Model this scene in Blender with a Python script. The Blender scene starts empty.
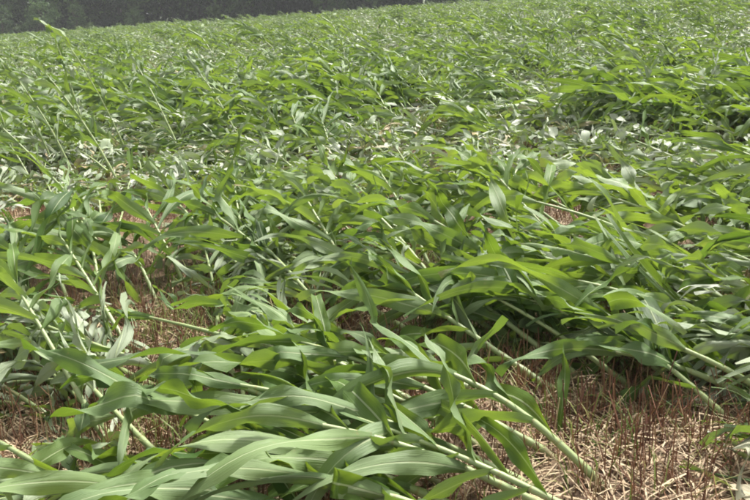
import bpy, math, random
from mathutils import Vector, Matrix, noise

R = math.radians
C = bpy.context.scene.collection
scene = bpy.context.scene

# ------------------------------------------------------------------ camera
CAM_H = 1.55
PITCH = 17.2
ROLL = 2.3
cam_d = bpy.data.cameras.new('camera')
cam_d.sensor_width = 36.0
cam_d.lens = 38.4
cam_d.clip_start = 0.05
cam_d.clip_end = 3000
cam = bpy.data.objects.new('camera', cam_d)
C.objects.link(cam)
CAM_ROT = Matrix.Rotation(R(90 - PITCH), 3, 'X') @ Matrix.Rotation(R(-ROLL), 3, 'Z')
cam.location = (0, 0, CAM_H)
cam.rotation_euler = CAM_ROT.to_euler()
scene.camera = cam

# ------------------------------------------------------------------ sky and sun (hazy, thinly overcast)
SUN_EL, SUN_AZ = 56.0, 38.0          # azimuth from +Y (view direction) towards +X
world = bpy.data.worlds.new('World')
scene.world = world
world.use_nodes = True
nt = world.node_tree
nt.nodes.clear()
sky = nt.nodes.new('ShaderNodeTexSky')
sky.sky_type = 'NISHITA'
sky.sun_disc = False
sky.sun_elevation = R(SUN_EL)
sky.sun_rotation = R(SUN_AZ)
sky.air_density = 1.2
sky.dust_density = 6.0
sky.ozone_density = 1.0
hs = nt.nodes.new('ShaderNodeHueSaturation')
hs.inputs['Saturation'].default_value = 0.14
bg = nt.nodes.new('ShaderNodeBackground')
bg.inputs['Strength'].default_value = 0.105
wo = nt.nodes.new('ShaderNodeOutputWorld')
nt.links.new(sky.outputs[0], hs.inputs['Color'])
nt.links.new(hs.outputs[0], bg.inputs['Color'])
nt.links.new(bg.outputs[0], wo.inputs['Surface'])

sun_d = bpy.data.lights.new('sun', 'SUN')
sun_d.energy = 2.9
sun_d.angle = R(8.0)
sun_d.color = (1.0, 0.965, 0.90)
sun = bpy.data.objects.new('sun', sun_d)
C.objects.link(sun)
to_sun = Vector((math.sin(R(SUN_AZ)) * math.cos(R(SUN_EL)), math.cos(R(SUN_AZ)) * math.cos(R(SUN_EL)), math.sin(R(SUN_EL))))
sun.rotation_euler = to_sun.to_track_quat('Z', 'Y').to_euler()
sun.location = (0, 0, 30)

scene.view_settings.view_transform = 'Standard'
scene.view_settings.look = 'None'
scene.view_settings.gamma = 1.0
scene.view_settings.use_curve_mapping = False
scene.view_settings.exposure = 1.28
scene.cycles.filter_width = 1.9
scene.cycles.max_bounces = 5
scene.cycles.diffuse_bounces = 3
scene.cycles.glossy_bounces = 2
scene.cycles.transmission_bounces = 3
scene.cycles.transparent_max_bounces = 4
scene.cycles.volume_bounces = 0

UP = Vector((0, 0, 1))

# ------------------------------------------------------------------ helpers
def smooth(a, b, x):
    t = min(1.0, max(0.0, (x - a) / (b - a)))
    return t * t * (3 - 2 * t)

def ground_z(x, y):
    """The field: falls gently to the left, with small furrows and humps."""
    xs = max(-90.0, min(90.0, x))
    z = 0.030 * xs * smooth(-5, 30, y) + 0.012 * xs * (1 - smooth(-5, 30, y))
    z += 0.00022 * max(0.0, xs) ** 2 * smooth(10, 60, y)
    z += 0.0065 * max(0.0, min(y, 100.0) - 10.0)
    z += 0.10 * noise.noise(Vector((x * 0.16, y * 0.16, 3.7))) * smooth(4, 14, y)
    z += 0.022 * noise.noise(Vector((x * 1.3, y * 1.3, 9.1)))
    return z

def link(name, me, parent=None, loc=None, mat=None):
    o = bpy.data.objects.new(name, me)
    C.objects.link(o)
    if mat is not None and me is not None and not me.materials:
        me.materials.append(mat)
    if parent is not None:
        o.parent = parent
    if loc is not None:
        o.location = loc
    return o

def mesh_from(name, verts, faces, uvs=None, tone=None, smooth_shade=True, sheen_wilt=None):
    """uvs / tone are per vertex; tone may be one number."""
    me = bpy.data.meshes.new(name)
    me.from_pydata([tuple(v) for v in verts], [], faces)
    n = len(verts)
    if uvs is not None:
        lay = me.uv_layers.new(name='UVMap')
        idx = [0] * len(me.loops)
        me.loops.foreach_get('vertex_index', idx)
        flat = []
        for i in idx:
            flat.extend(uvs[i])
        lay.data.foreach_set('uv', flat)
    if tone is not None:
        at = me.attributes.new('tone', 'FLOAT', 'POINT')
        at.data.foreach_set('value', tone if isinstance(tone, list) else [tone] * n)
    if sheen_wilt is not None:
        at = me.attributes.new('sheen_wilt', 'FLOAT', 'POINT')
        at.data.foreach_set('value', sheen_wilt if isinstance(sheen_wilt, list) else [sheen_wilt] * n)
    if smooth_shade:
        me.polygons.foreach_set('use_smooth', [True] * len(me.polygons))
    me.update()
    return me

def tag(o, label=None, cat=None, group=None, kind=None):
    if label: o['label'] = label
    if cat: o['category'] = cat
    if group: o['group'] = group
    if kind: o['kind'] = kind
    return o

# ------------------------------------------------------------------ materials
class NT:
    def __init__(self, name):
        self.m = bpy.data.materials.new(name)
        self.m.use_nodes = True
        self.t = self.m.node_tree
        self.t.nodes.clear()
        self.out = self.n('ShaderNodeOutputMaterial')
    def n(self, kind, **kw):
        nd = self.t.nodes.new(kind)
        for k, v in kw.items():
            setattr(nd, k, v)
        return nd
    def put(self, sock, v):
        if hasattr(v, 'is_output') or isinstance(v, bpy.types.NodeSocket):
            self.t.links.new(v, sock)
        else:
            sock.default_value = v
    def math(self, op, a, b=0.0, c=0.0, clamp=False):
        nd = self.n('ShaderNodeMath', operation=op, use_clamp=clamp)
        for i, v in enumerate((a, b, c)):
            self.put(nd.inputs[i], v)
        return nd.outputs[0]
    def mix(self, f, a, b):
        nd = self.n('ShaderNodeMix', data_type='RGBA')
        self.put(nd.inputs['Factor'], f)
        self.put(nd.inputs['A'], a if not isinstance(a, tuple) else (*a, 1))
        self.put(nd.inputs['B'], b if not isinstance(b, tuple) else (*b, 1))
        return nd.outputs['Result']
    def step(self, v, a, b):
        nd = self.n('ShaderNodeMapRange', interpolation_type='SMOOTHSTEP')
        self.put(nd.inputs['Value'], v)
        nd.inputs['From Min'].default_value = a
        nd.inputs['From Max'].default_value = b
        return nd.outputs['Result']
    def noise(self, vec, scale, detail=3.0, rough=0.55):
        nd = self.n('ShaderNodeTexNoise')
        if vec is not None:
            self.put(nd.inputs['Vector'], vec)
        nd.inputs['Scale'].default_value = scale
        nd.inputs['Detail'].default_value = detail
        nd.inputs['Roughness'].default_value = rough
        return nd.outputs['Fac']
    def attr(self, name):
        return self.n('ShaderNodeAttribute', attribute_name=name).outputs['Fac']
    def bump(self, h, strength, dist):
        nd = self.n('ShaderNodeBump')
        nd.inputs['Strength'].default_value = strength
        nd.inputs['Distance'].default_value = dist
        self.put(nd.inputs['Height'], h)
        return nd.outputs['Normal']
    def principled(self, color, rough, spec=0.5, normal=None):
        nd = self.n('ShaderNodeBsdfPrincipled')
        self.put(nd.inputs['Base Color'], color if not isinstance(color, tuple) else (*color, 1))
        self.put(nd.inputs['Roughness'], rough)
        nd.inputs['Specular IOR Level'].default_value = spec
        if normal is not None:
            self.put(nd.inputs['Normal'], normal)
        return nd.outputs[0]
    def leafy(self, surf, color, fac):
        tr = self.n('ShaderNodeBsdfTranslucent')
        self.put(tr.inputs['Color'], color if not isinstance(color, tuple) else (*color, 1))
        ms = self.n('ShaderNodeMixShader')
        self.put(ms.inputs[0], fac)
        self.t.links.new(surf, ms.inputs[1])
        self.t.links.new(tr.outputs[0], ms.inputs[2])
        return ms.outputs[0]
    def done(self, surf):
        self.t.links.new(surf, self.out.inputs['Surface'])
        return self.m

def mat_leaf():
    k = NT('maize_leaf')
    uv = k.n('ShaderNodeUVMap', uv_map='UVMap').outputs[0]
    sep = k.n('ShaderNodeSeparateXYZ')
    k.t.links.new(uv, sep.inputs[0])
    u, v = sep.outputs[0], sep.outputs[1]
    tone = k.attr('tone')
    back = k.n('ShaderNodeNewGeometry').outputs['Backfacing']
    pos = k.n('ShaderNodeNewGeometry').outputs['Position']
    au = k.math('ABSOLUTE', k.math('SUBTRACT', u, 0.5))
    # midrib: pale, wide at the base, fading out at the tip
    wid = k.math('MULTIPLY_ADD', v, -0.052, 0.062)
    rib = k.math('SUBTRACT', 1.0, k.step(k.math('DIVIDE', au, wid), 0.55, 1.05))
    rib = k.math('MULTIPLY', rib, k.math('SUBTRACT', 1.0, k.step(v, 0.72, 0.95)))
    # parallel veins
    mp = k.n('ShaderNodeCombineXYZ')
    k.put(mp.inputs[0], k.math('MULTIPLY', u, 38.0))
    k.put(mp.inputs[1], k.math('MULTIPLY', v, 2.2))
    k.put(mp.inputs[2], k.math('MULTIPLY', tone, 37.0))
    vein = k.noise(mp.outputs[0], 1.0, 2.0, 0.6)
    blot = k.noise(pos, 9.0, 3.0)
    bright = k.math('MULTIPLY_ADD', k.math('SUBTRACT', blot, 0.5), 0.55, tone)
    bright = k.math('MULTIPLY_ADD', k.math('SUBTRACT', vein, 0.5), 0.5, bright, clamp=True)
    top = k.mix(bright, (0.033, 0.078, 0.015), (0.118, 0.203, 0.034))
    under = k.mix(bright, (0.115, 0.190, 0.068), (0.225, 0.310, 0.130))
    col = k.mix(back, top, under)
    sheen_wilt = k.attr('sheen_wilt')
    col = k.mix(k.math('MULTIPLY', sheen_wilt, k.math('MULTIPLY_ADD', vein, 0.5, 0.6), clamp=True), col, (0.46, 0.49, 0.39))  # silvery sky sheen painted into the leaf colour, along with wilted paling
    col = k.mix(k.step(sheen_wilt, 1.3, 1.7), col, k.mix(vein, (0.24, 0.17, 0.08), (0.46, 0.38, 0.22)))      # dead leaves
    col = k.mix(k.math('MULTIPLY', rib, 0.9), col, (0.40, 0.47, 0.26))
    # dry brown tips and a few wind-scorched blotches
    dry = k.math('MULTIPLY', k.step(k.math('ADD', v, k.math('MULTIPLY', blot, 0.35)), 1.05, 1.22), k.step(tone, 0.45, 0.75))
    scr = k.math('MULTIPLY', k.step(k.noise(pos, 23.0, 4.0), 0.66, 0.76), 0.6)
    col = k.mix(k.math('MAXIMUM', dry, scr), col, (0.30, 0.25, 0.13))
    nrm = k.bump(k.math('ADD', vein, k.math('MULTIPLY', rib, 0.8)), 0.5, 0.005)
    rough = k.math('MULTIPLY_ADD', blot, 0.25, 0.32)
    s = k.principled(col, rough, 0.28, nrm)
    trc = k.mix(bright, (0.14, 0.24, 0.020), (0.31, 0.43, 0.035))
    return k.done(k.leafy(s, trc, k.math('MULTIPLY_ADD', k.math('MINIMUM', sheen_wilt, 1.0), -0.18, 0.34)))

def mat_stalk():
    k = NT('maize_stalk')
    uv = k.n('ShaderNodeUVMap', uv_map='UVMap').outputs[0]
    sep = k.n('ShaderNodeSeparateXYZ')
    k.t.links.new(uv, sep.inputs[0])
    u, v = sep.outputs[0], sep.outputs[1]
    tone = k.attr('tone')
    pos = k.n('ShaderNodeNewGeometry').outputs['Position']
    mp = k.n('ShaderNodeCombineXYZ')
    k.put(mp.inputs[0], k.math('MULTIPLY', u, 16.0))
    k.put(mp.inputs[1], k.math('MULTIPLY', v, 5.0))
    k.put(mp.inputs[2], k.math('MULTIPLY', tone, 21.0))
    fib = k.noise(mp.outputs[0], 1.0, 3.0)
    col = k.mix(fib, (0.20, 0.29, 0.095), (0.44, 0.50, 0.25))
    fr = k.math('FRACT', k.math('MULTIPLY', v, 9.0))
    node = k.math('SUBTRACT', 1.0, k.step(fr, 0.03, 0.10))
    col = k.mix(k.math('MULTIPLY', node, 0.7), col, (0.30, 0.27, 0.10))
    base = k.math('SUBTRACT', 1.0, k.step(v, 0.0, 0.09))
    col = k.mix(k.math('MULTIPLY', base, 0.6), col, (0.22, 0.13, 0.07))
    col = k.mix(k.step(k.noise(pos, 30.0, 3.0), 0.6, 0.75), col, (0.30, 0.27, 0.14))
    return k.done(k.leafy(k.principled(col, 0.42, 0.5, k.bump(fib, 0.3, 0.004)), (0.25, 0.36, 0.08), 0.12))

def mat_ramp_tone(name, cols, rough, trans=0.0, spec=0.3, nscale=25.0):
    k = NT(name)
    tone = k.attr('tone')
    pos = k.n('ShaderNodeNewGeometry').outputs['Position']
    f = k.math('MULTIPLY_ADD', k.math('SUBTRACT', k.noise(pos, nscale, 2.0), 0.5), 0.3, tone, clamp=True)
    ramp = k.n('ShaderNodeValToRGB')
    els = ramp.color_ramp.elements
    while len(els) < len(cols):
        els.new(0.5)
    for i, c in enumerate(cols):
        els[i].position = i / (len(cols) - 1)
        els[i].color = (*c, 1)
    k.t.links.new(f, ramp.inputs[0])
    s = k.principled(ramp.outputs[0], rough, spec)
    if trans:
        s = k.leafy(s, ramp.outputs[0], trans)
    return k.done(s)

def mat_ground():
    k = NT('soil')
    pos = k.n('ShaderNodeNewGeometry').outputs['Position']
    a = k.noise(pos, 1.1, 5.0)
    b = k.noise(pos, 14.0, 6.0, 0.65)
    c = k.noise(pos, 95.0, 3.0, 0.6)
    col = k.mix(k.step(a, 0.38, 0.65), (0.105, 0.066, 0.042), (0.195, 0.135, 0.085))
    col = k.mix(k.math('MULTIPLY', k.step(b, 0.48, 0.66), 0.75), col, (0.085, 0.058, 0.038))
    col = k.mix(k.math('MULTIPLY', k.step(c, 0.56, 0.68), 0.8), col, (0.400, 0.310, 0.190))
    sp = k.n('ShaderNodeSeparateXYZ')
    k.t.links.new(pos, sp.inputs[0])
    col = k.mix(k.math('MULTIPLY', k.step(sp.outputs[1], 82.0, 88.0), 0.9), col, k.mix(b, (0.035, 0.06, 0.018), (0.09, 0.12, 0.04)))      # grass verge under the trees
    return k.done(k.principled(col, 0.92, 0.2, k.bump(k.math('ADD', b, k.math('MULTIPLY', c, 0.5)), 0.7, 0.03)))

def mat_bark():
    k = NT('bark')
    pos = k.n('ShaderNodeNewGeometry').outputs['Position']
    f = k.noise(pos, 3.0, 6.0, 0.7)
    return k.done(k.principled(k.mix(f, (0.035, 0.03, 0.026), (0.15, 0.13, 0.11)), 0.9, 0.2, k.bump(f, 0.8, 0.05)))

M_LEAF = mat_leaf()
M_STALK = mat_stalk()
M_GROUND = mat_ground()
M_BARK = mat_bark()
M_STUBBLE = mat_ramp_tone('stubble_stem', [(0.11, 0.050, 0.034), (0.21, 0.100, 0.062), (0.31, 0.18, 0.10), (0.46, 0.37, 0.22)], 0.7)
M_STRAW = mat_ramp_tone('straw', [(0.17, 0.105, 0.065), (0.33, 0.235, 0.14), (0.52, 0.42, 0.27)], 0.65)
M_ROOT = mat_ramp_tone('maize_root', [(0.20, 0.12, 0.07), (0.33, 0.27, 0.14)], 0.7)
M_GRASS = mat_ramp_tone('grass_blade', [(0.055, 0.105, 0.018), (0.11, 0.18, 0.03), (0.22, 0.26, 0.07), (0.36, 0.32, 0.14)], 0.55, 0.3)
M_CROWN = mat_ramp_tone('tree_leaves', [(0.010, 0.024, 0.007), (0.036, 0.072, 0.020), (0.12, 0.20, 0.05)], 0.6, 0.2, nscale=0.6)
M_SHRUB = mat_ramp_tone('shrub_leaves', [(0.05, 0.10, 0.030), (0.10, 0.17, 0.05), (0.15, 0.22, 0.07)], 0.55, 0.25, nscale=1.5)

# ------------------------------------------------------------------ ground: one sheet, fine near the camera, to the horizon
def axis(fine0, fine1, step, far, grow):
    pts = []
    t = fine0
    while t <= fine1 + 1e-6:
        pts.append(t); t += step
    s = step
    t = pts[-1]
    while t < far:
        s *= grow; t += s; pts.append(t)
    s = step
    t = pts[0]
    lo = []
    while t > -far:
        s *= grow; t -= s; lo.append(t)
    return lo[::-1] + pts

GX = axis(-5.0, 5.0, 0.10, 1500.0, 1.16)
GY = axis(1.0, 10.0, 0.10, 1500.0, 1.16)
gv = [(x, y, ground_z(x, y)) for y in GY for x in GX]
nx = len(GX)
gf = [(j * nx + i, j * nx + i + 1, (j + 1) * nx + i + 1, (j + 1) * nx + i) for j in range(len(GY) - 1) for i in range(nx - 1)]
tag(link('ground', mesh_from('ground', gv, gf), mat=M_GROUND), 'brown stubble soil under the flattened maize', kind='structure')

# ------------------------------------------------------------------ clearings: bare spots between the plants (x, y, half width, half depth, turn)
CLEAR = [
    # name, cx, cy, rx, ry, turn(deg)
    ('red stubble patch', 0.92, 2.45, 0.24, 0.25, 0),
    ('yellow patch', 0.62, 3.00, 0.13, 0.24, 15),
    ('brown patch', -0.83, 2.74, 0.17, 0.20, 0),
    ('pink patch', -1.06, 3.78, 0.21, 0.30, 12),
    ('left edge patch', -1.45, 2.76, 0.13, 0.15, 0),
    ('far red patch', 1.35, 5.75, 0.25, 0.48, 0),
    ('long strip', -1.75, 6.20, 0.42, 0.25, 0),
    ('left strip', -2.85, 6.42, 0.30, 0.24, 0),
    ('weedy hollow', 0.30, 4.75, 0.16, 0.28, 0),
    ('pale patch', 0.85, 9.8, 0.34, 0.55, 0),
    ('weedy patch', -0.40, 10.6, 0.3, 0.45, 0),
]
def in_clear(x, y, grow=1.0):
    for nme, cx, cy, rx, ry, t in CLEAR:
        c, s = math.cos(R(t)), math.sin(R(t))
        dx, dy = x - cx, y - cy
        a, b = (dx * c + dy * s) / (rx * grow), (-dx * s + dy * c) / (ry * grow)
        if a * a + b * b < 1:
            return nme
    return None

# ------------------------------------------------------------------ maize
def frame_of(d):
    side = d.cross(UP)
    if side.length < 1e-3:
        side = Vector((1, 0, 0))
    side.normalize()
    return side, side.cross(d).normalized()

def stalk_line(rng, base, az, inc0, inc1, L, n=18, gz=ground_z):
    """Points and directions of a stalk that leaves the ground at inc0 degrees and ends at inc1."""
    p = Vector(base)
    pts, dirs = [], []
    drift = rng.uniform(-14, 14)
    kink = rng.uniform(0.10, 0.30)
    for i in range(n + 1):
        t = i / n
        f = smooth(kink - 0.1, 0.95, t)
        inc = R(inc0 + (inc1 - inc0) * f)
        a = R(az + drift * t)
        d = Vector((math.cos(a) * math.cos(inc), math.sin(a) * math.cos(inc), math.sin(inc)))
        pts.append(p.copy()); dirs.append(d)
        p = p + d * (L / n)
        g = gz(p.x, p.y) + 0.03
        if p.z < g:
            p.z = g
    return pts, dirs

def tube(pts, radii, sides=8):
    verts, faces, uvs = [], [], []
    n = len(pts)
    for i, (p, r) in enumerate(zip(pts, radii)):
        d = (pts[min(i + 1, n - 1)] - pts[max(i - 1, 0)]).normalized()
        s, u = frame_of(d)
        for k in range(sides):
            a = 2 * math.pi * k / sides
            verts.append(p + s * (math.cos(a) * r) + u * (math.sin(a) * r))
            uvs.append((abs(2 * k / sides - 1), i / (n - 1)))
    for i in range(n - 1):
        for k in range(sides):
            k2 = (k + 1) % sides
            faces.append((i * sides + k, i * sides + k2, (i + 1) * sides + k2, (i + 1) * sides + k))
    faces.append(tuple(range(sides))[::-1])
    faces.append(tuple((n - 1) * sides + k for k in range(sides)))
    return verts, faces, uvs

def stalk_geo(pts, r0, r1, sides=8, rings=46):
    n = len(pts) - 1
    P, rad = [], []
    for i in range(rings + 1):
        t = i / rings
        f = t * n
        k = min(int(f), n - 1)
        P.append(pts[k].lerp(pts[k + 1], f - k))
        r = r0 + (r1 - r0) * t ** 0.8
        nd = (t * 9) % 1.0
        r *= 1.0 + 0.16 * math.exp(-(nd / 0.07) ** 2) + 0.13 * math.exp(-((1 - nd) / 0.3) ** 2)   # node ring, then the sheath swelling
        rad.append(r)
    return tube(P, rad, sides)

TS5 = (-1.0, -0.5, 0.0, 0.5, 1.0)
TS3 = (-1.0, 0.0, 1.0)

def leaf_geo(rng, p0, d0, n0, L, W, droop, wind, segs, ts, gz, twist=0.0, kink=None, torn=None, settle=0.22, flip=1, crumple=1.0, shred=0.0):
    p, d, n = p0.copy(), d0.normalized(), n0.copy()
    ds = L / segs
    verts, faces, uvs = [], [], []
    m = len(ts)
    ph1, ph2 = rng.uniform(0, 6.28), rng.uniform(0, 6.28)
    fr = rng.uniform(2.2, 4.2)
    amp = rng.uniform(0.006, 0.018) * crumple
    fold0 = rng.uniform(0.55, 0.85)
    foldm = rng.uniform(0.06, 0.30) if rng.random() > 0.12 + 0.22 * (crumple - 1) else rng.uniform(0.7, 1.25)   # some blades are rolled
    wave, wph = rng.uniform(0.002, 0.020) * crumple, rng.uniform(0, 6.28)
    sway = rng.uniform(-1.1, 1.1) * crumple
    end = torn or 1.0
    strips = None
    if shred:
        cuts = [0] + [k for k in range(1, len(ts) - 1) if k != len(ts) // 2 or rng.random() < 0.3] + [len(ts) - 1]
        strips = [(a, b_, rng.uniform(-0.16, 0.10), rng.uniform(-0.10, 0.10), rng.uniform(0.7, 1.0)) for a, b_ in zip(cuts[:-1], cuts[1:])]
    rings = []
    for i in range(segs + 1):
        v = i / segs * end
        n = n - d * n.dot(d)
        if n.length < 1e-4:
            n = frame_of(d)[1]
        n.normalize()
        b = d.cross(n).normalized()
        if v < 0.28:
            w = W * (0.42 + 0.58 * math.sin(v / 0.28 * math.pi / 2))
        else:
            w = W * max(0.0, 1 - ((v - 0.28) / 0.72) ** 1.55)
        w = max(w, 0.0015)
        fold = fold0 + (foldm - fold0) * smooth(0, 0.35, v) + 0.25 * smooth(0.75, 1, v)
        ring = []
        for t in ts:
            hw = abs(t) * w * 0.5
            rip = 0.0
            if abs(t) > 0.9:
                rip = amp * math.sin(math.pi * min(1, v * 1.1)) * math.sin(2 * math.pi * fr * v + (ph1 if t > 0 else ph2))
            rip += wave * (0.4 + abs(t)) * math.sin(2 * math.pi * fr * 0.6 * v + wph + 1.1 * t) * smooth(0.05, 0.3, v)
            q = p + b * (math.copysign(hw * math.cos(fold), t) if t else 0.0) + n * (hw * math.sin(fold) + rip)
            if torn and i == segs:
                q = q + d * rng.uniform(-0.05, 0.05)
            g = gz(q.x, q.y) + 0.012
            if q.z < g:
                q.z = g
            verts.append(q)
            uvs.append((0.5 + 0.5 * t, v))
        rings.append((d.copy(), n.copy(), b.copy()))
        # next
        dd = d + UP * (-droop * ds * (0.25 + 1.5 * v)) + wind * (ds * (0.4 + 1.2 * v)) + b * (sway * ds)
        d2 = dd.normalized()
        q = d.rotation_difference(d2)
        n = q @ n
        d = d2
        if kink and abs(v - kink[0]) < 0.5 / segs:
            rot = Matrix.Rotation(kink[1], 3, b)
            d2 = (rot @ d).normalized()
            n = rot @ n
            d = d2
        tgt = (UP - d * UP.dot(d)) * flip
        if tgt.length > 0.05:
            n = n.lerp(tgt.normalized(), settle * (0.3 + v))
        if twist:
            n = Matrix.Rotation(twist * ds / L, 3, d) @ n
        p = p + d * ds
        g = gz(p.x, p.y) + 0.02
        if p.z < g:
            p.z = g
            if d.z < 0:
                d.z = 0.02
                d.normalize()
    if strips:
        # split along the veins: each strip hangs its own way past the tear
        V2, U2, F2 = [], [], []
        for a, b_, on, ob, ln in strips:
            cols = list(range(a, b_ + 1))
            w_ = len(cols)
            o = len(V2)
            last = max(3, int(segs * ln))
            for i in range(last + 1):
                e = max(0.0, i / segs - shred)
                d_, n_, bb = rings[i]
                for k in cols:
                    q = verts[i * m + k] + n_ * (on * e * L) + bb * (ob * e * L)
                    g = gz(q.x, q.y) + 0.012
                    if q.z < g: q.z = g
                    V2.append(q); U2.append(uvs[i * m + k])
            for i in range(last):
                for k in range(w_ - 1):
                    c = o + i * w_ + k
                    F2.append((c, c + 1, c + w_ + 1, c + w_))
        return V2, F2, U2
    for i in range(segs):
        for k in range(m - 1):
            a = i * m + k
            faces.append((a, a + 1, a + m + 1, a + m))
    return verts, faces, uvs

def grow_plant(seed, base, az, inc0, inc1, L, nleaf=11, size=1.0, near=True, gz=ground_z, wind_az=172.0, spread=1.0, flat=0.0, thick=1.0):
    """World-space geometry of one plant: stalk and leaves as (verts, faces, uvs, tone)."""
    rng = random.Random(seed)
    pale = 0.25 + 0.42 * flat
    lift = 0.30 - 0.16 * flat
    pts, dirs = stalk_line(rng, base, az, inc0, inc1, L, gz=gz)
    r0 = rng.uniform(0.0125, 0.0170) * size * thick
    stalk = stalk_geo(pts, r0, 0.006 * size, 8 if near else 5, 46 if near else 14) + (rng.random(),)
    n = len(pts) - 1
    plane = rng.uniform(-35, 35)
    t0 = rng.uniform(0.20, 0.36)
    sgn = rng.choice((-1, 1))
    nleaf = int(nleaf + 3 * flat)
    leaves = []
    ptone = rng.uniform(0.2, 0.75)
    a = R(0.6 * az + 0.4 * wind_az + rng.uniform(-25, 25))
    wind0 = Vector((math.cos(a), math.sin(a), 0))
    for i in range(nleaf):
        t = t0 + (0.98 - t0) * i / (nleaf - 1)
        f = min(t * n, n - 0.001)
        k = int(f)
        p = pts[k].lerp(pts[k + 1], f - k)
        d = dirs[k]
        s, u = frame_of(d)
        sgn = -sgn
        ang = R(plane + rng.uniform(-22, 22))
        side = (s * math.cos(ang) + u * math.sin(ang)) * sgn
        side = (side + UP * lift * rng.uniform(0.0, 1.3)).normalized()
        open_a = R(rng.uniform(20, 58) if t < 0.85 else rng.uniform(6, 22)) * spread
        d0 = (d * math.cos(open_a) + side * math.sin(open_a)).normalized()
        if inc0 < 45 and d0.z > 0.50:
            d0.z = 0.50
            d0.normalize()
        n0 = d - d0 * d.dot(d0)
        if n0.length < 0.05:
            n0 = frame_of(d0)[1]
        n0.normalize()
        prof = 0.62 + 0.38 * math.sin(math.pi * min(1.0, (t - 0.05) / 0.95) ** 0.9)
        Lf = rng.uniform(0.55, 0.95) * prof * size
        W = rng.uniform(0.066, 0.100) * (0.72 + 0.28 * prof) * size * (1 - 0.42 * flat)
        flip = 1 if n0.z >= -0.1 else -1
        if rng.random() < pale:
            flip = -flip
        kink = None
        if rng.random() < 0.26 + 0.16 * flat:
            kink = (rng.uniform(0.22, 0.72), rng.choice((-1, 1)) * R(rng.uniform(35, 120)))
        torn = rng.uniform(0.5, 0.8) if rng.random() < 0.06 else None
        g = leaf_geo(rng, p, d0, n0, Lf, W, rng.uniform(0.9, 3.0) + 1.6 * flat, wind0 * rng.uniform(-0.1, 1.1),
                     18 if near else 11, TS5, gz, rng.uniform(-1.4, 1.4) * (1 + 1.2 * flat), kink, torn, rng.uniform(0.03, 0.34) * (1 - 0.5 * flat), flip, 1 + 0.9 * flat, rng.uniform(0.1, 0.4) if rng.random() < 0.06 + 0.40 * flat else 0.0)
        leaves.append(g + (min(1, max(0, ptone + rng.uniform(-0.28, 0.28))), 2.0 if t < t0 + 0.1 and rng.random() < 0.03 * flat else max(0.0, rng.uniform(-0.3, 0.22) + rng.random() ** 1.2 * 1.9 * flat + (0.45 if rng.random() < 0.09 else 0.0)) * (0.5 + 0.4 * smooth(4.0, 6.0, base[1] if near else 9.0)), t))  # painted silver sheen grows with flat; a few low leaves are dead
    return stalk, leaves

def build_plant(geo, base):
    root = bpy.data.objects.new('maize_plant', None)
    root.empty_display_size = 0.1
    C.objects.link(root)
    root.location = base
    st, leaves = geo
    B = Vector(base)
    if base[1] < 5.0:
        # brace roots holding the foot of the stalk
        rr = random.Random(int(base[0] * 977 + base[1] * 331))
        V, F, U = [], [], []
        foot = st[0][8 * 2] - B
        ax = (st[0][8 * 6] - st[0][0]).normalized()
        for q in range(7):
            a = q * 0.9 + rr.uniform(-0.2, 0.2)
            out = Vector((math.cos(a), math.sin(a), 0))
            p0 = ax * rr.uniform(0.02, 0.07)
            p2 = out * rr.uniform(0.04, 0.075)
            p2.z = -0.02
            p1 = (p0 + p2) * 0.5 + out * 0.012 + UP * 0.012
            v, f, u = tube([p0, p1, p2], [0.0035, 0.003, 0.002], 4)
            o = len(V)
            V += v; U += u
            F += [tuple(i + o for i in g) for g in f]
        link('root_crown', mesh_from('root_crown', V, F, U, rr.random()), root, mat=M_ROOT)
    link('stalk', mesh_from('stalk', [v - B for v in st[0]], st[1], st[2], st[3]), root, mat=M_STALK)
    for lv in leaves:
        link('leaf', mesh_from('leaf', [v - B for v in lv[0]], lv[1], lv[2], lv[3], sheen_wilt=lv[4]), root, mat=M_LEAF)
    return root

LENS_F = cam_d.lens / cam_d.sensor_width      # picture widths per unit tangent
INV = CAM_ROT.transposed()
def in_view(p, m=0.0):
    q = INV @ (Vector(p) - Vector((0, 0, CAM_H)))
    if q.z > -0.3:
        return False
    x, y = q.x / -q.z * LENS_F, q.y / -q.z * LENS_F
    return abs(x) < 0.5 + m and abs(y) < 1 / 3 + m

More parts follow.
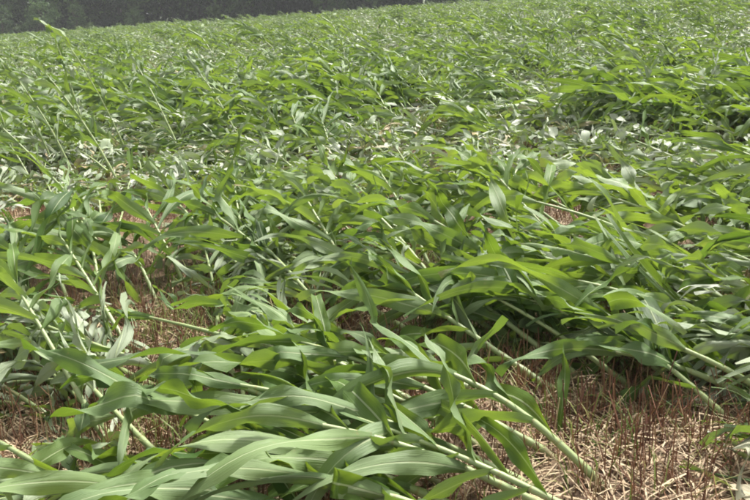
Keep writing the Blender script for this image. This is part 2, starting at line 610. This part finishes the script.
# plants one can make out singly in the photo: x, y of the base, azimuth of the fall, inclination at base and tip, length
HEROES = [
    # bottom centre mass of broad leaves, fallen to the left
    (0.60, 2.42, 158, 24, 14, 1.05), (0.50, 2.24, 170, 26, 10, 1.10), (0.36, 2.50, 162, 28, 12, 1.0), (0.20, 2.30, 168, 28, 10, 1.05), (0.30, 2.10, 174, 26, 8, 1.0),
    (-0.08, 2.22, 166, 28, 10, 0.95), (0.56, 2.08, 168, 26, 8, 1.05), (0.05, 2.56, 158, 28, 12, 0.9), (-0.16, 2.02, 176, 24, 8, 0.9), (0.44, 1.94, 172, 22, 8, 1.0),
    (0.26, 2.70, 160, 26, 14, 0.9), (0.10, 1.92, 172, 24, 6, 0.9), (0.70, 1.98, 165, 24, 8, 0.9),
    # pale stalks lying bare in the right middle
    (0.84, 3.02, 140, 24, 20, 0.95), (0.92, 3.22, 142, 22, 18, 0.95), (0.72, 2.88, 146, 24, 20, 0.85), (0.62, 3.30, 140, 26, 20, 0.8),
    # right edge masses
    (1.70, 3.05, 165, 28, 14, 0.95), (1.90, 3.30, 165, 28, 14, 1.0), (1.55, 3.35, 160, 28, 16, 0.9), (1.85, 4.05, 160, 32, 16, 1.1), (2.15, 4.2, 165, 30, 14, 1.1), (1.55, 2.62, 160, 30, 12, 0.7),
    (1.45, 2.36, 160, 30, 12, 0.6), (1.22, 3.95, 135, 38, 34, 1.0), (1.38, 4.40, 140, 32, 28, 1.0), (1.6, 4.6, 150, 32, 20, 1.0), (1.95, 3.65, 165, 30, 14, 1.0),
    (1.38, 3.02, 162, 26, 12, 0.8), (1.22, 3.25, 155, 28, 14, 0.85), (1.10, 3.50, 150, 28, 16, 0.85), (1.45, 2.72, 165, 24, 10, 0.65),
    (1.02, 2.92, 150, 30, 18, 0.7), (1.22, 2.84, 150, 32, 16, 0.65), (1.12, 3.12, 145, 30, 18, 0.75), (1.34, 2.98, 155, 30, 14, 0.75), (0.98, 3.36, 150, 32, 18, 0.75), (1.28, 2.62, 140, 34, 20, 0.55),
    # left middle
    (-0.02, 2.98, 166, 16, 8, 1.0), (-0.2, 3.20, 168, 16, 8, 0.95), (0.16, 3.14, 160, 18, 10, 0.95), (-1.0, 2.62, 136, 40, 32, 0.9), (-1.16, 3.50, 132, 36, 30, 1.0),
    (-1.0, 2.28, 160, 26, 14, 0.8), (-1.15, 2.08, 170, 24, 12, 0.8), (-0.75, 2.12, 160, 24, 12, 0.75),
    (-0.85, 4.65, 140, 38, 16, 0.95), (0.02, 3.80, 128, 36, 30, 0.95), (0.40, 3.90, 125, 36, 30, 0.95), (-0.3, 3.9, 135, 34, 24, 0.9),
]
# still half upright at the left
LEANERS = [
    (-2.10, 5.95, 176, 54, 44, 1.40), (-3.37, 8.5, 168, 73, 66, 1.30), (-2.72, 9.0, 166, 70, 62, 1.50), (-3.25, 9.3, 140, 74, 62, 1.45), (-2.35, 7.4, 150, 60, 50, 1.35),
    (-2.95, 7.9, 150, 66, 52, 1.30), (-3.8, 8.6, 140, 70, 58, 1.45), (-3.1, 6.9, 160, 55, 40, 1.30), (-2.0, 8.6, 140, 58, 44, 1.35),
    (-1.45, 9.2, 135, 55, 40, 1.30),
]

def plant_size(y):
    """The crop stands stronger along the near edge."""
    return 0.94 - 0.20 * smooth(2.4, 5.5, y)

def flatness(x, y):
    """0 where the fallen plants still arch in mounds, 1 where they were pressed flat."""
    return smooth(-0.26, 0.24, noise.noise(Vector((x * 0.62, y * 0.5, 8.3))) + 0.10 * smooth(3.5, 6.5, y) + 0.20 * smooth(9, 16, y)
                  + 0.75 * math.exp(-((x + 1.3) / 1.9) ** 2 - ((y - 6.3) / 1.0) ** 2) + 0.5 * math.exp(-((x - 2.4) / 0.9) ** 2 - ((y - 7.9) / 0.8) ** 2))  # two bands pressed flat, which also get more painted silver sheen

ROW_GAP = 0.70
ROW0 = 1.55
near_rng = random.Random(21)
cands = []
for i, h in enumerate(HEROES):
    cands.append(dict(seed=500 + i, x=h[0], y=h[1], az=h[2], i0=h[3], i1=h[4], L=h[5], hero=True, lean=False, fl=0.10))
for i, h in enumerate(LEANERS):
    cands.append(dict(seed=700 + i, x=h[0], y=h[1], az=h[2], i0=h[3], i1=h[4], L=h[5], hero=True, lean=True, fl=0.25))
taken = [(c['x'], c['y']) for c in cands]
for row in range(0, 14):
    x = -7.5 + near_rng.uniform(0, 0.2)
    while x < 8.5:
        x += near_rng.uniform(0.11, 0.20)
        y = ROW0 + row * ROW_GAP + near_rng.gauss(0, 0.09)
        # patches of one lean: the wind came in gusts
        g = noise.noise(Vector((x * 0.45, y * 0.45, 1.3)))
        az = 140 + 60 * g + near_rng.gauss(0, 24)
        fl = flatness(x, y)
        i0 = 36 - 26 * fl + near_rng.gauss(0, 7)
        c = dict(seed=near_rng.randrange(10 ** 6), x=x, y=y, az=az, i0=max(4, i0), i1=max(-6, 17 - 13 * fl + near_rng.gauss(0, 8)), fl=fl,
                 L=near_rng.uniform(0.85, 1.20) * (0.12 + 0.88 * plant_size(y)), hero=False, lean=False)
        if any((x - a) ** 2 + (y - b) ** 2 < 0.17 ** 2 for a, b in taken):
            continue
        cands.append(c)

def over_gap(v):
    return bool(in_clear(v.x, v.y, 0.95) or in_clear(v.x / (1 - min(v.z, 1.2) / 1.6), v.y / (1 - min(v.z, 1.2) / 1.6), 0.85))

NEAR = []
REST = []
FAR_Y = 8.2
for c in cands:
    base = (c['x'], c['y'], ground_z(c['x'], c['y']) - 0.01)
    if not c['hero'] and in_clear(c['x'], c['y'], 1.05):
        continue
    if c['y'] < 2.05 and abs(c['x']) < 1.9 and not c['hero']:
        continue
    geo = grow_plant(c['seed'], base, c['az'], c['i0'], c['i1'], c['L'], 7 if c['lean'] else near_rng.choice((11, 12)) if c['hero'] else near_rng.choice((10, 10, 11, 12)), (0.80 if c['lean'] else 0.87 if c['hero'] else plant_size(c['y'])), flat=c['fl'], thick=1.1 if c['lean'] else 1.2 if c['hero'] else 1.1)
    st, lv = geo
    # leaves that would hang across an open bare spot were torn off or pushed aside
    n_all = len(lv)
    lv = [g for g in lv if sum(over_gap(v) for v in g[0][2::10]) < (0.18 if c['y'] < 3.6 else 0.26) * len(g[0][2::10])]
    if len(lv) < (0.34 if c.get('hero') else 0.55) * n_all:
        continue
    # the stalk ends in its topmost remaining leaf
    cut = min(46, int(max(g[5] for g in lv) * 46) + 1) + 1
    sv = list(st[0][:cut * 8])
    for ring, f in ((cut - 2, 0.75), (cut - 1, 0.25)):
        mid = sum((sv[ring * 8 + k] for k in range(8)), Vector()) / 8
        for k in range(8):
            sv[ring * 8 + k] = mid.lerp(sv[ring * 8 + k], f)
    sf = [f for f in st[1] if max(f) < cut * 8] + [tuple((cut - 1) * 8 + k for k in range(8))] * (cut < 47)
    st = (sv, sf, st[2][:cut * 8], st[3])
    geo = (st, lv)
    pts = [v for g in lv for v in g[0][2::20]]
    # keep what stands over a bare spot off it
    if not c['hero']:
        over = sum(over_gap(v) for v in pts)
        if over > 0.16 * len(pts):
            continue
    if any((v - Vector((0, 0, CAM_H))).length < 0.75 for v in pts):
        continue
    seen = sum(1 for v in pts if in_view(v))
    if seen < 0.06 * len(pts) or (c['y'] > FAR_Y and not c['hero']):
        REST.append(c)
        continue
    c['geo'], c['base'], c['pts'] = geo, base, pts
    NEAR.append(c)
print('near plants', len(NEAR), 'rest', len(REST))

NEAR.sort(key=lambda c: (not c['hero'], c['y']))
for c in NEAR[300:]:
    REST.append(c)
NEAR = NEAR[:300]

ORD = ['', 'first', 'second', 'third', 'fourth', 'fifth', 'sixth', 'seventh', 'eighth', 'ninth', 'tenth', 'eleventh', 'twelfth', 'thirteenth', 'fourteenth', 'fifteenth', 'sixteenth', 'seventeenth', 'eighteenth', 'nineteenth']
def ordinal(i):
    if i < 20: return ORD[i]
    tens = {2: ('twentieth', 'twenty'), 3: ('thirtieth', 'thirty'), 4: ('fortieth', 'forty'), 5: ('fiftieth', 'fifty')}[i // 10]
    return tens[0] if i % 10 == 0 else tens[1] + '-' + ORD[i % 10]

def look(c):
    lv = c['geo'][1]
    w = sum(min(1.0, g[4]) for g in lv) / len(lv)
    t = sum(g[3] for g in lv) / len(lv)
    return 'silvery' if w > 0.36 else 'bright green' if t > 0.56 else 'dark green' if t < 0.38 else 'green'

def picture_x(c):
    q = INV @ (sum((Vector(p) for p in c['pts']), Vector()) / len(c['pts']) - Vector((0, 0, CAM_H)))
    return q.x / -q.z

CLUSTERS = [
    (0, 13, '{} maize plant in the leafy clump at bottom centre, {} from left'),
    (13, 17, '{} maize plant on a bare stalk above the red stubble, {} from left'),
    (17, 38, '{} maize plant fallen into the leafy mass at right, {} from left'),
    (38, 50, '{} maize plant tilted beside the left bare patches, {} from left'),
    (200, 299, 'half-upright {} maize plant leaning at upper left, {} from left'),
]
by_row = {}
for c in NEAR:
    if not c['hero']:
        by_row.setdefault(round((c['y'] - ROW0) / ROW_GAP), []).append(c)
for k, r in enumerate(sorted(by_row)):
    for i, c in enumerate(sorted(by_row[r], key=lambda c: c['x'])):
        c['label'] = f"flattened {look(c)} maize plant, {ordinal(i + 1)} from the left in the {ordinal(k + 1)} row back"
for lo, hi, text in CLUSTERS:
    m = sorted((c for c in NEAR if c['hero'] and lo <= c['seed'] - 500 < hi), key=picture_x)
    for i, c in enumerate(m):
        c['label'] = text.format(look(c), ordinal(i + 1))
for c in NEAR:
    root = build_plant(c['geo'], c['base'])
    c.pop('geo')
    tag(root, c['label'], 'maize plant', 'maize plants laid flat by the wind')

# ------------------------------------------------------------------ the rest of the field: a mass nobody could count
protos = bpy.data.collections.new('maize_shapes')      # never linked to the scene: shapes for the far field only
flat0 = lambda x, y: 0.0
prng = random.Random(77)
NPROTO = 56
for i in range(NPROTO):
    if i >= NPROTO - 5:
        fl, i0, i1, L = 0.0, prng.uniform(42, 58), prng.uniform(20, 38), prng.uniform(0.9, 1.2)
    elif i < 26:
        fl, i0, i1, L = prng.uniform(0, 0.35), prng.uniform(24, 44), prng.uniform(4, 26), prng.uniform(0.85, 1.2)
    else:
        fl, i0, i1, L = prng.uniform(0.6, 1), prng.uniform(6, 20), prng.uniform(-2, 8), prng.uniform(0.95, 1.3)
    st, lv = grow_plant(9000 + i, (0, 0, -0.02), 158, i0, i1, L * 0.84, 11, 0.85, False, flat0, flat=fl)
    V, F, U, T, MI, WI = [], [], [], [], [], []
    for j, g in enumerate([st] + lv):
        o = len(V)
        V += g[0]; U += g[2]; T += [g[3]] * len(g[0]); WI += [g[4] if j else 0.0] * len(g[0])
        F += [tuple(q + o for q in f) for f in g[1]]
        MI += [0 if j == 0 else 1] * len(g[1])
    me = mesh_from('maize_shape', V, F, U, T, sheen_wilt=WI)
    me.materials.append(M_STALK); me.materials.append(M_LEAF)
    me.polygons.foreach_set('material_index', MI)
    po = bpy.data.objects.new('maize_shape_%02d' % i, me)
    protos.objects.link(po)

frng = random.Random(5)
fp, frz, fsc, fid = [], [], [], []
def far_add(x, y, az=None, lean=None):
    g = noise.noise(Vector((x * 0.28, y * 0.28, 1.3)))
    a = az if az is not None else 140 + 75 * g + frng.gauss(0, 32)
    fp.append((x, y, ground_z(x, y)))
    frz.append(R(a - 158))
    fsc.append((1.16 - 0.22 * flatness(x, y)) * frng.uniform(0.85, 1.12) * (1 - 0.18 * noise.noise(Vector((x * 0.2, y * 0.2, 5.5)))))
    if frng.random() < 0.03:
        fid.append(frng.randrange(NPROTO - 5, NPROTO))
    else:
        fid.append(frng.randrange(26, NPROTO - 5) if frng.random() < flatness(x, y) else frng.randrange(0, 26))
for c in REST:
    far_add(c['x'], c['y'], c['az'])
for x, y in ((-4.6, 25.0), (-3.0, 28.0), (-9.2, 26.0), (-1.0, 31.0)):      # a few that still stand above the rest
    far_add(x, y)
    fid[-1], fsc[-1] = NPROTO - 1 - len(fid) % 3, 1.7
y = FAR_Y + 0.35
while y < 84:
    gap = 0.70 if y < 30 else 0.85
    half = y * 0.58 + 3.0
    step = 0.18 if y < 25 else (0.23 if y < 50 else 0.30)
    x = -half
    while x < half:
        x += step * frng.uniform(0.6, 1.4)
        yy = y + frng.gauss(0, 0.12)
        if yy < 11 and in_clear(x, yy, 1.15):
            continue
        if noise.noise(Vector((x * 0.35, yy * 0.22, 12.4))) > 0.56:      # thin spots
            if frng.random() < 0.7:
                continue
        far_add(x, yy)
    y += gap
print('far plants', len(fp))
pm = bpy.data.meshes.new('maize_field')
pm.from_pydata(fp, [], [])
for nme, kind, data in (('rz', 'FLOAT', frz), ('sc', 'FLOAT', fsc), ('pick', 'INT', fid)):
    at = pm.attributes.new(nme, kind, 'POINT')
    at.data.foreach_set('value', data)
field = link('maize_field', pm)
tag(field, 'wide field of flattened maize stretching back to the trees', 'maize', kind='stuff')
gn = bpy.data.node_groups.new('scatter_maize', 'GeometryNodeTree')
gn.interface.new_socket('Geometry', in_out='INPUT', socket_type='NodeSocketGeometry')
gn.interface.new_socket('Geometry', in_out='OUTPUT', socket_type='NodeSocketGeometry')
gi, go = gn.nodes.new('NodeGroupInput'), gn.nodes.new('NodeGroupOutput')
ci = gn.nodes.new('GeometryNodeCollectionInfo')
ci.inputs['Collection'].default_value = protos
ci.inputs['Separate Children'].default_value = True
ci.inputs['Reset Children'].default_value = True
iop = gn.nodes.new('GeometryNodeInstanceOnPoints')
iop.inputs['Pick Instance'].default_value = True
def named(nme, dt):
    a = gn.nodes.new('GeometryNodeInputNamedAttribute')
    a.data_type = dt
    a.inputs['Name'].default_value = nme
    return a.outputs['Attribute']
cx = gn.nodes.new('ShaderNodeCombineXYZ')
gn.links.new(named('rz', 'FLOAT'), cx.inputs[2])
gn.links.new(gi.outputs[0], iop.inputs['Points'])
gn.links.new(ci.outputs[0], iop.inputs['Instance'])
gn.links.new(named('pick', 'INT'), iop.inputs['Instance Index'])
gn.links.new(cx.outputs[0], iop.inputs['Rotation'])
gn.links.new(named('sc', 'FLOAT'), iop.inputs['Scale'])
gn.links.new(iop.outputs[0], go.inputs[0])
md = field.modifiers.new('scatter', 'NODES')
md.node_group = gn

# ------------------------------------------------------------------ stubble, straw and weeds on the soil
def stuff_mesh(name, V, F, T, mat, label, cat):
    return tag(link(name, mesh_from(name, V, F, None, T, False), mat=mat), label, cat, kind='stuff')

srng = random.Random(3)
V, F, T = [], [], []
def stem(x, y, h, lean, r, tone):
    a = srng.uniform(0, 6.28)
    g = ground_z(x, y) - 0.01
    tx, ty = x + math.cos(a) * lean, y + math.sin(a) * lean
    o = len(V)
    a0 = srng.uniform(0, 6.28)
    for k in range(3):
        q = a0 + k * 2.0944
        V.append((x + r * math.cos(q), y + r * math.sin(q), g))
    for k in range(3):
        q = a0 + k * 2.0944
        V.append((tx + r * 0.8 * math.cos(q), ty + r * 0.8 * math.sin(q), g + h))
    for k in range(3):
        k2 = (k + 1) % 3
        F.append((o + k, o + k2, o + 3 + k2, o + 3 + k))
    F.append((o + 3, o + 4, o + 5))
    T.extend([tone] * 6)
def tuft(x, y, n, dark, tall=1.0):
    for _ in range(n):
        q = srng.uniform(0, 6.28); rr = srng.uniform(0, 0.045)
        stem(x + rr * math.cos(q), y + rr * math.sin(q), srng.choice((0.04, 0.07, 0.10, 0.13, 0.17)) * tall * srng.uniform(0.75, 1.2), srng.uniform(0, 0.05) if srng.random() < 0.7 else srng.uniform(0.06, 0.17), srng.uniform(0.0013, 0.0032),
             min(1, max(0, srng.gauss(dark, 0.30))))
for _ in range(1500):
    tuft(srng.uniform(-1.9, 2.0), srng.uniform(2.1, 4.2), srng.randint(2, 6), 0.42)
for nme, cx_, cy_, rx, ry, t in CLEAR:
    for _ in range(int(150 * rx * ry * 3.14)):
        q = srng.uniform(0, 6.28); rr = math.sqrt(srng.random()) * 1.25
        x, y = cx_ + rx * rr * math.cos(q), cy_ + ry * rr * math.sin(q)
        tuft(x, y, srng.randint(4, 9), 0.30 if 'red' in nme or 'pink' in nme else 0.5, 1.35 if 'red' in nme else 1.0)
for _ in range(5200):
    y = 1.4 + 10.5 * srng.random() ** 0.7
    x = srng.uniform(-1, 1) * (y * 0.56 + 0.8)
    tuft(x, y, srng.randint(2, 5), 0.5)
stuff_mesh('stubble', V, F, T, M_STUBBLE, 'cut reddish brown stubble standing in the bare soil', 'stubble')

V, F, T = [], [], []
def straw(x, y, ln, w):
    a = srng.uniform(0, 6.28)
    g = ground_z(x, y) + srng.uniform(0.004, 0.03)
    dx, dy = math.cos(a) * ln / 2, math.sin(a) * ln / 2
    px, py = -math.sin(a) * w, math.cos(a) * w
    tl = srng.uniform(-0.18, 0.18) * ln
    o = len(V)
    V.extend([(x - dx - px, y - dy - py, g - tl), (x - dx + px, y - dy + py, g - tl), (x + px, y + py, g + 0.012), (x + dx + px, y + dy + py, g + tl), (x + dx - px, y + dy - py, g + tl), (x - px, y - py, g + 0.012)])
    F.append((o, o + 1, o + 2, o + 5)); F.append((o + 5, o + 2, o + 3, o + 4))
    T.extend([srng.random()] * 6)
for nme, cx_, cy_, rx, ry, t in CLEAR:
    for _ in range(int(750 * rx * ry * 3.14)):
        q = srng.uniform(0, 6.28); rr = math.sqrt(srng.random()) * 1.3
        straw(cx_ + rx * rr * math.cos(q), cy_ + ry * rr * math.sin(q), srng.uniform(0.05, 0.24), srng.uniform(0.0012, 0.0035))
for _ in range(6000):
    straw(srng.uniform(-1.9, 2.0), srng.uniform(2.0, 4.2), srng.uniform(0.04, 0.2), srng.uniform(0.001, 0.003))
for _ in range(12000):
    y = 1.4 + 10.5 * srng.random() ** 0.7
    straw(srng.uniform(-1, 1) * (y * 0.56 + 0.8), y, srng.uniform(0.05, 0.25), srng.uniform(0.0012, 0.003))
stuff_mesh('straw_litter', V, F, T, M_STRAW, 'loose pale straw lying on the soil between the plants', 'straw')

V, F, T = [], [], []
def blade(x, y, h, w, tone):
    a = srng.uniform(0, 6.28)
    g = ground_z(x, y) - 0.005
    px, py = -math.sin(a), math.cos(a)
    bend = srng.uniform(0.2, 0.9) * h
    o = len(V)
    for k in range(4):
        t = k / 3
        ww = w * (1 - t) ** 0.7 + 0.0004
        cx_, cy_ = x + math.cos(a) * bend * t * t, y + math.sin(a) * bend * t * t
        cz = g + h * (t - 0.25 * t * t)
        V.append((cx_ - px * ww, cy_ - py * ww, cz)); V.append((cx_ + px * ww, cy_ + py * ww, cz))
    for k in range(3):
        F.append((o + 2 * k, o + 2 * k + 1, o + 2 * k + 3, o + 2 * k + 2))
    T.extend([tone] * 8)
WEEDY = [(0.85, 2.9, 0.45, 0.5, 260), (1.0, 2.4, 0.5, 0.3, 40), (-0.85, 2.75, 0.25, 0.2, 60), (-0.85, 3.75, 0.34, 0.35, 330), (-1.15, 4.2, 0.4, 0.4, 160), (0.30, 4.75, 0.4, 0.5, 700), (0.5, 3.5, 0.35, 0.4, 600), (0.85, 9.8, 0.6, 0.9, 1500), (-0.4, 10.5, 0.7, 0.8, 1500),
         (-0.7, 2.75, 0.4, 0.3, 220), (0.1, 5.9, 0.8, 0.5, 500), (1.4, 6.6, 0.6, 0.5, 350), (-0.35, 4.1, 0.3, 0.3, 300)]
for cx_, cy_, rx, ry, n in WEEDY:
    for _ in range(n):
        q = srng.uniform(0, 6.28); rr = math.sqrt(srng.random())
        blade(cx_ + rx * rr * math.cos(q), cy_ + ry * rr * math.sin(q), srng.uniform(0.06, 0.24), srng.uniform(0.0016, 0.0042), min(1, max(0, srng.gauss(0.5, 0.25))))
for _ in range(9000):
    y = 1.5 + 10.5 * srng.random() ** 0.7
    blade(srng.uniform(-1, 1) * (y * 0.56 + 0.6), y, srng.uniform(0.05, 0.2), srng.uniform(0.0014, 0.0036), min(1, max(0, srng.gauss(0.45, 0.25))))
stuff_mesh('grass_weeds', V, F, T, M_GRASS, 'thin yellow green grass and weeds in the gaps', 'grass')

# ------------------------------------------------------------------ trees along the far edge
def tree_meshes(seed, H, spread, low, nclump, per, leaf):
    rng = random.Random(seed)
    tv, tf = [], []
    def add_tube(pts, rad, sides=7):
        v, f, _ = tube(pts, rad, sides)
        o = len(tv)
        tv.extend(v); tf.extend(tuple(q + o for q in g) for g in f)
    top = Vector((rng.uniform(-0.5, 0.5), rng.uniform(-0.5, 0.5), H * 0.8))
    tr = [Vector((0, 0, -0.4)).lerp(top, i / 8) + Vector((rng.uniform(-1, 1), rng.uniform(-1, 1), 0)) * 0.12 * (i > 0) for i in range(9)]
    add_tube(tr, [H * 0.026 * (1 - 0.85 * i / 8) + 0.02 for i in range(9)], 9)
    V, F, T = [], [], []
    for c in range(nclump):
        h = low + (1 - low) * rng.random()
        prof = math.sin(math.pi * min(1, max(0.06, (h - low * 0.7) / (1.04 - low * 0.7))) ** 0.75) ** 0.6
        a = rng.uniform(0, 6.28)
        r = spread * prof * math.sqrt(rng.uniform(0.15, 1))
        cc = Vector((r * math.cos(a), r * math.sin(a), h * H * 0.96))
        k = min(7, max(1, int(h * 8 * 0.75)))
        st = tr[k]
        if c % 3 == 0:
            add_tube([st, st.lerp(cc, 0.55) + Vector((0, 0, 0.3)), cc], [0.07 * H / 9, 0.04 * H / 9, 0.012], 4)
        rad = rng.uniform(0.35, 1.05) * spread * 0.26
        base_t = rng.choice((0.0, 0.0, 0.1, 0.3, 0.7, 1.0)) + 0.12 * h
        for _ in range(per):
            dv = Vector((rng.gauss(0, 1), rng.gauss(0, 1), rng.gauss(0, 0.8))) * rad * 0.62
            p = cc + dv
            if p.z < 0.05: p.z = 0.05
            nrm = Vector((rng.gauss(0, 1), rng.gauss(0, 1), rng.gauss(0.6, 1))).normalized()
            s = nrm.orthogonal().normalized()
            s = Matrix.Rotation(rng.uniform(0, 6.28), 3, nrm) @ s
            t = nrm.cross(s)
            l = leaf * rng.uniform(0.6, 1.4)
            o = len(V)
            V.extend([p - s * l, p - t * l * 0.5 + nrm * l * 0.15, p + s * l, p + t * l * 0.5 + nrm * l * 0.15])
            F.append((o, o + 1, o + 2, o + 3))
            T.extend([min(1, max(0, base_t + rng.uniform(-0.25, 0.25)))] * 4)
    return mesh_from('trunk', tv, tf), mesh_from('crown', V, F, None, T, False)

def place_tree(nme, meshes, x, y, rz, sc, mats, label, cat, group):
    e = bpy.data.objects.new(nme, None)
    C.objects.link(e)
    e.location = (x, y, ground_z(x, y) - 0.1)
    e.rotation_euler = (0, 0, rz)
    e.scale = (sc, sc, sc)
    link('trunk', meshes[0], e, mat=mats[0])
    link('crown', meshes[1], e, mat=mats[1])
    return tag(e, label, cat, group)

TREES = [tree_meshes(11, 11.0, 4.0, 0.03, 110, 60, 0.26), tree_meshes(12, 12.5, 3.8, 0.04, 110, 60, 0.26), tree_meshes(13, 9.5, 4.2, 0.02, 110, 60, 0.26)]
SHRUBS = [tree_meshes(21, 2.6, 1.7, 0.08, 40, 50, 0.10), tree_meshes(22, 3.2, 1.5, 0.08, 40, 50, 0.10)]
trng = random.Random(8)
xs = [-50 + 4.6 * i + trng.uniform(-1.2, 1.2) for i in range(24)]
for i, x in enumerate(xs):
    y = 90 + trng.uniform(-1.5, 4)
    place_tree('tree', TREES[i % 3], x, y, trng.uniform(0, 6.28), trng.uniform(0.85, 1.2), (M_BARK, M_CROWN),
               f'dark hazy tree, {ordinal(i + 1)} from the left along the far field edge', 'tree', 'trees along the far field edge')
for i in range(26):
    x = -56 + 4.4 * i + trng.uniform(-2, 2)
    place_tree('tree', TREES[(i + 1) % 3], x, 98 + trng.uniform(-1.5, 5), trng.uniform(0, 6.28), trng.uniform(0.9, 1.3), (M_BARK, M_CROWN),
               f'dark hazy tree, {ordinal(i + 1)} from the left in the line behind the front trees', 'tree', 'trees in the second line behind the field edge')
for i, (x, s) in enumerate([(-43, 1.1), (-37.5, 1.0), (-33.5, 1.3), (-30.0, 0.9), (-24, 0.8), (-13, 0.7), (-3, 0.8), (8, 0.7)]):
    place_tree('shrub', SHRUBS[i % 2], x, 86.3 + trng.uniform(-0.6, 1.0), trng.uniform(0, 6.28), s, (M_BARK, M_SHRUB),
               f'paler green shrub, {ordinal(i + 1)} from the left, in front of the dark trees', 'shrub', 'shrubs at the field edge')

# ------------------------------------------------------------------ hazy air over the field
hz = NT('haze_air')
pv = hz.n('ShaderNodeVolumePrincipled')
pv.inputs['Color'].default_value = (0.92, 0.95, 0.97, 1)
pv.inputs['Density'].default_value = 0.0008
pv.inputs['Anisotropy'].default_value = 0.0
hz.t.links.new(pv.outputs[0], hz.out.inputs['Volume'])
x0, x1, y0, y1, z0, z1 = -1900, 1900, -1900, 1900, -6.0, 20.0
hv = [(x, y, z) for z in (z0, z1) for y in (y0, y1) for x in (x0, x1)]
hf = [(0, 2, 3, 1), (4, 5, 7, 6), (0, 1, 5, 4), (2, 6, 7, 3), (0, 4, 6, 2), (1, 3, 7, 5)]
tag(link('haze', mesh_from('haze', hv, hf, smooth_shade=False), mat=hz.m), 'pale hazy air over the field', 'haze', kind='stuff')
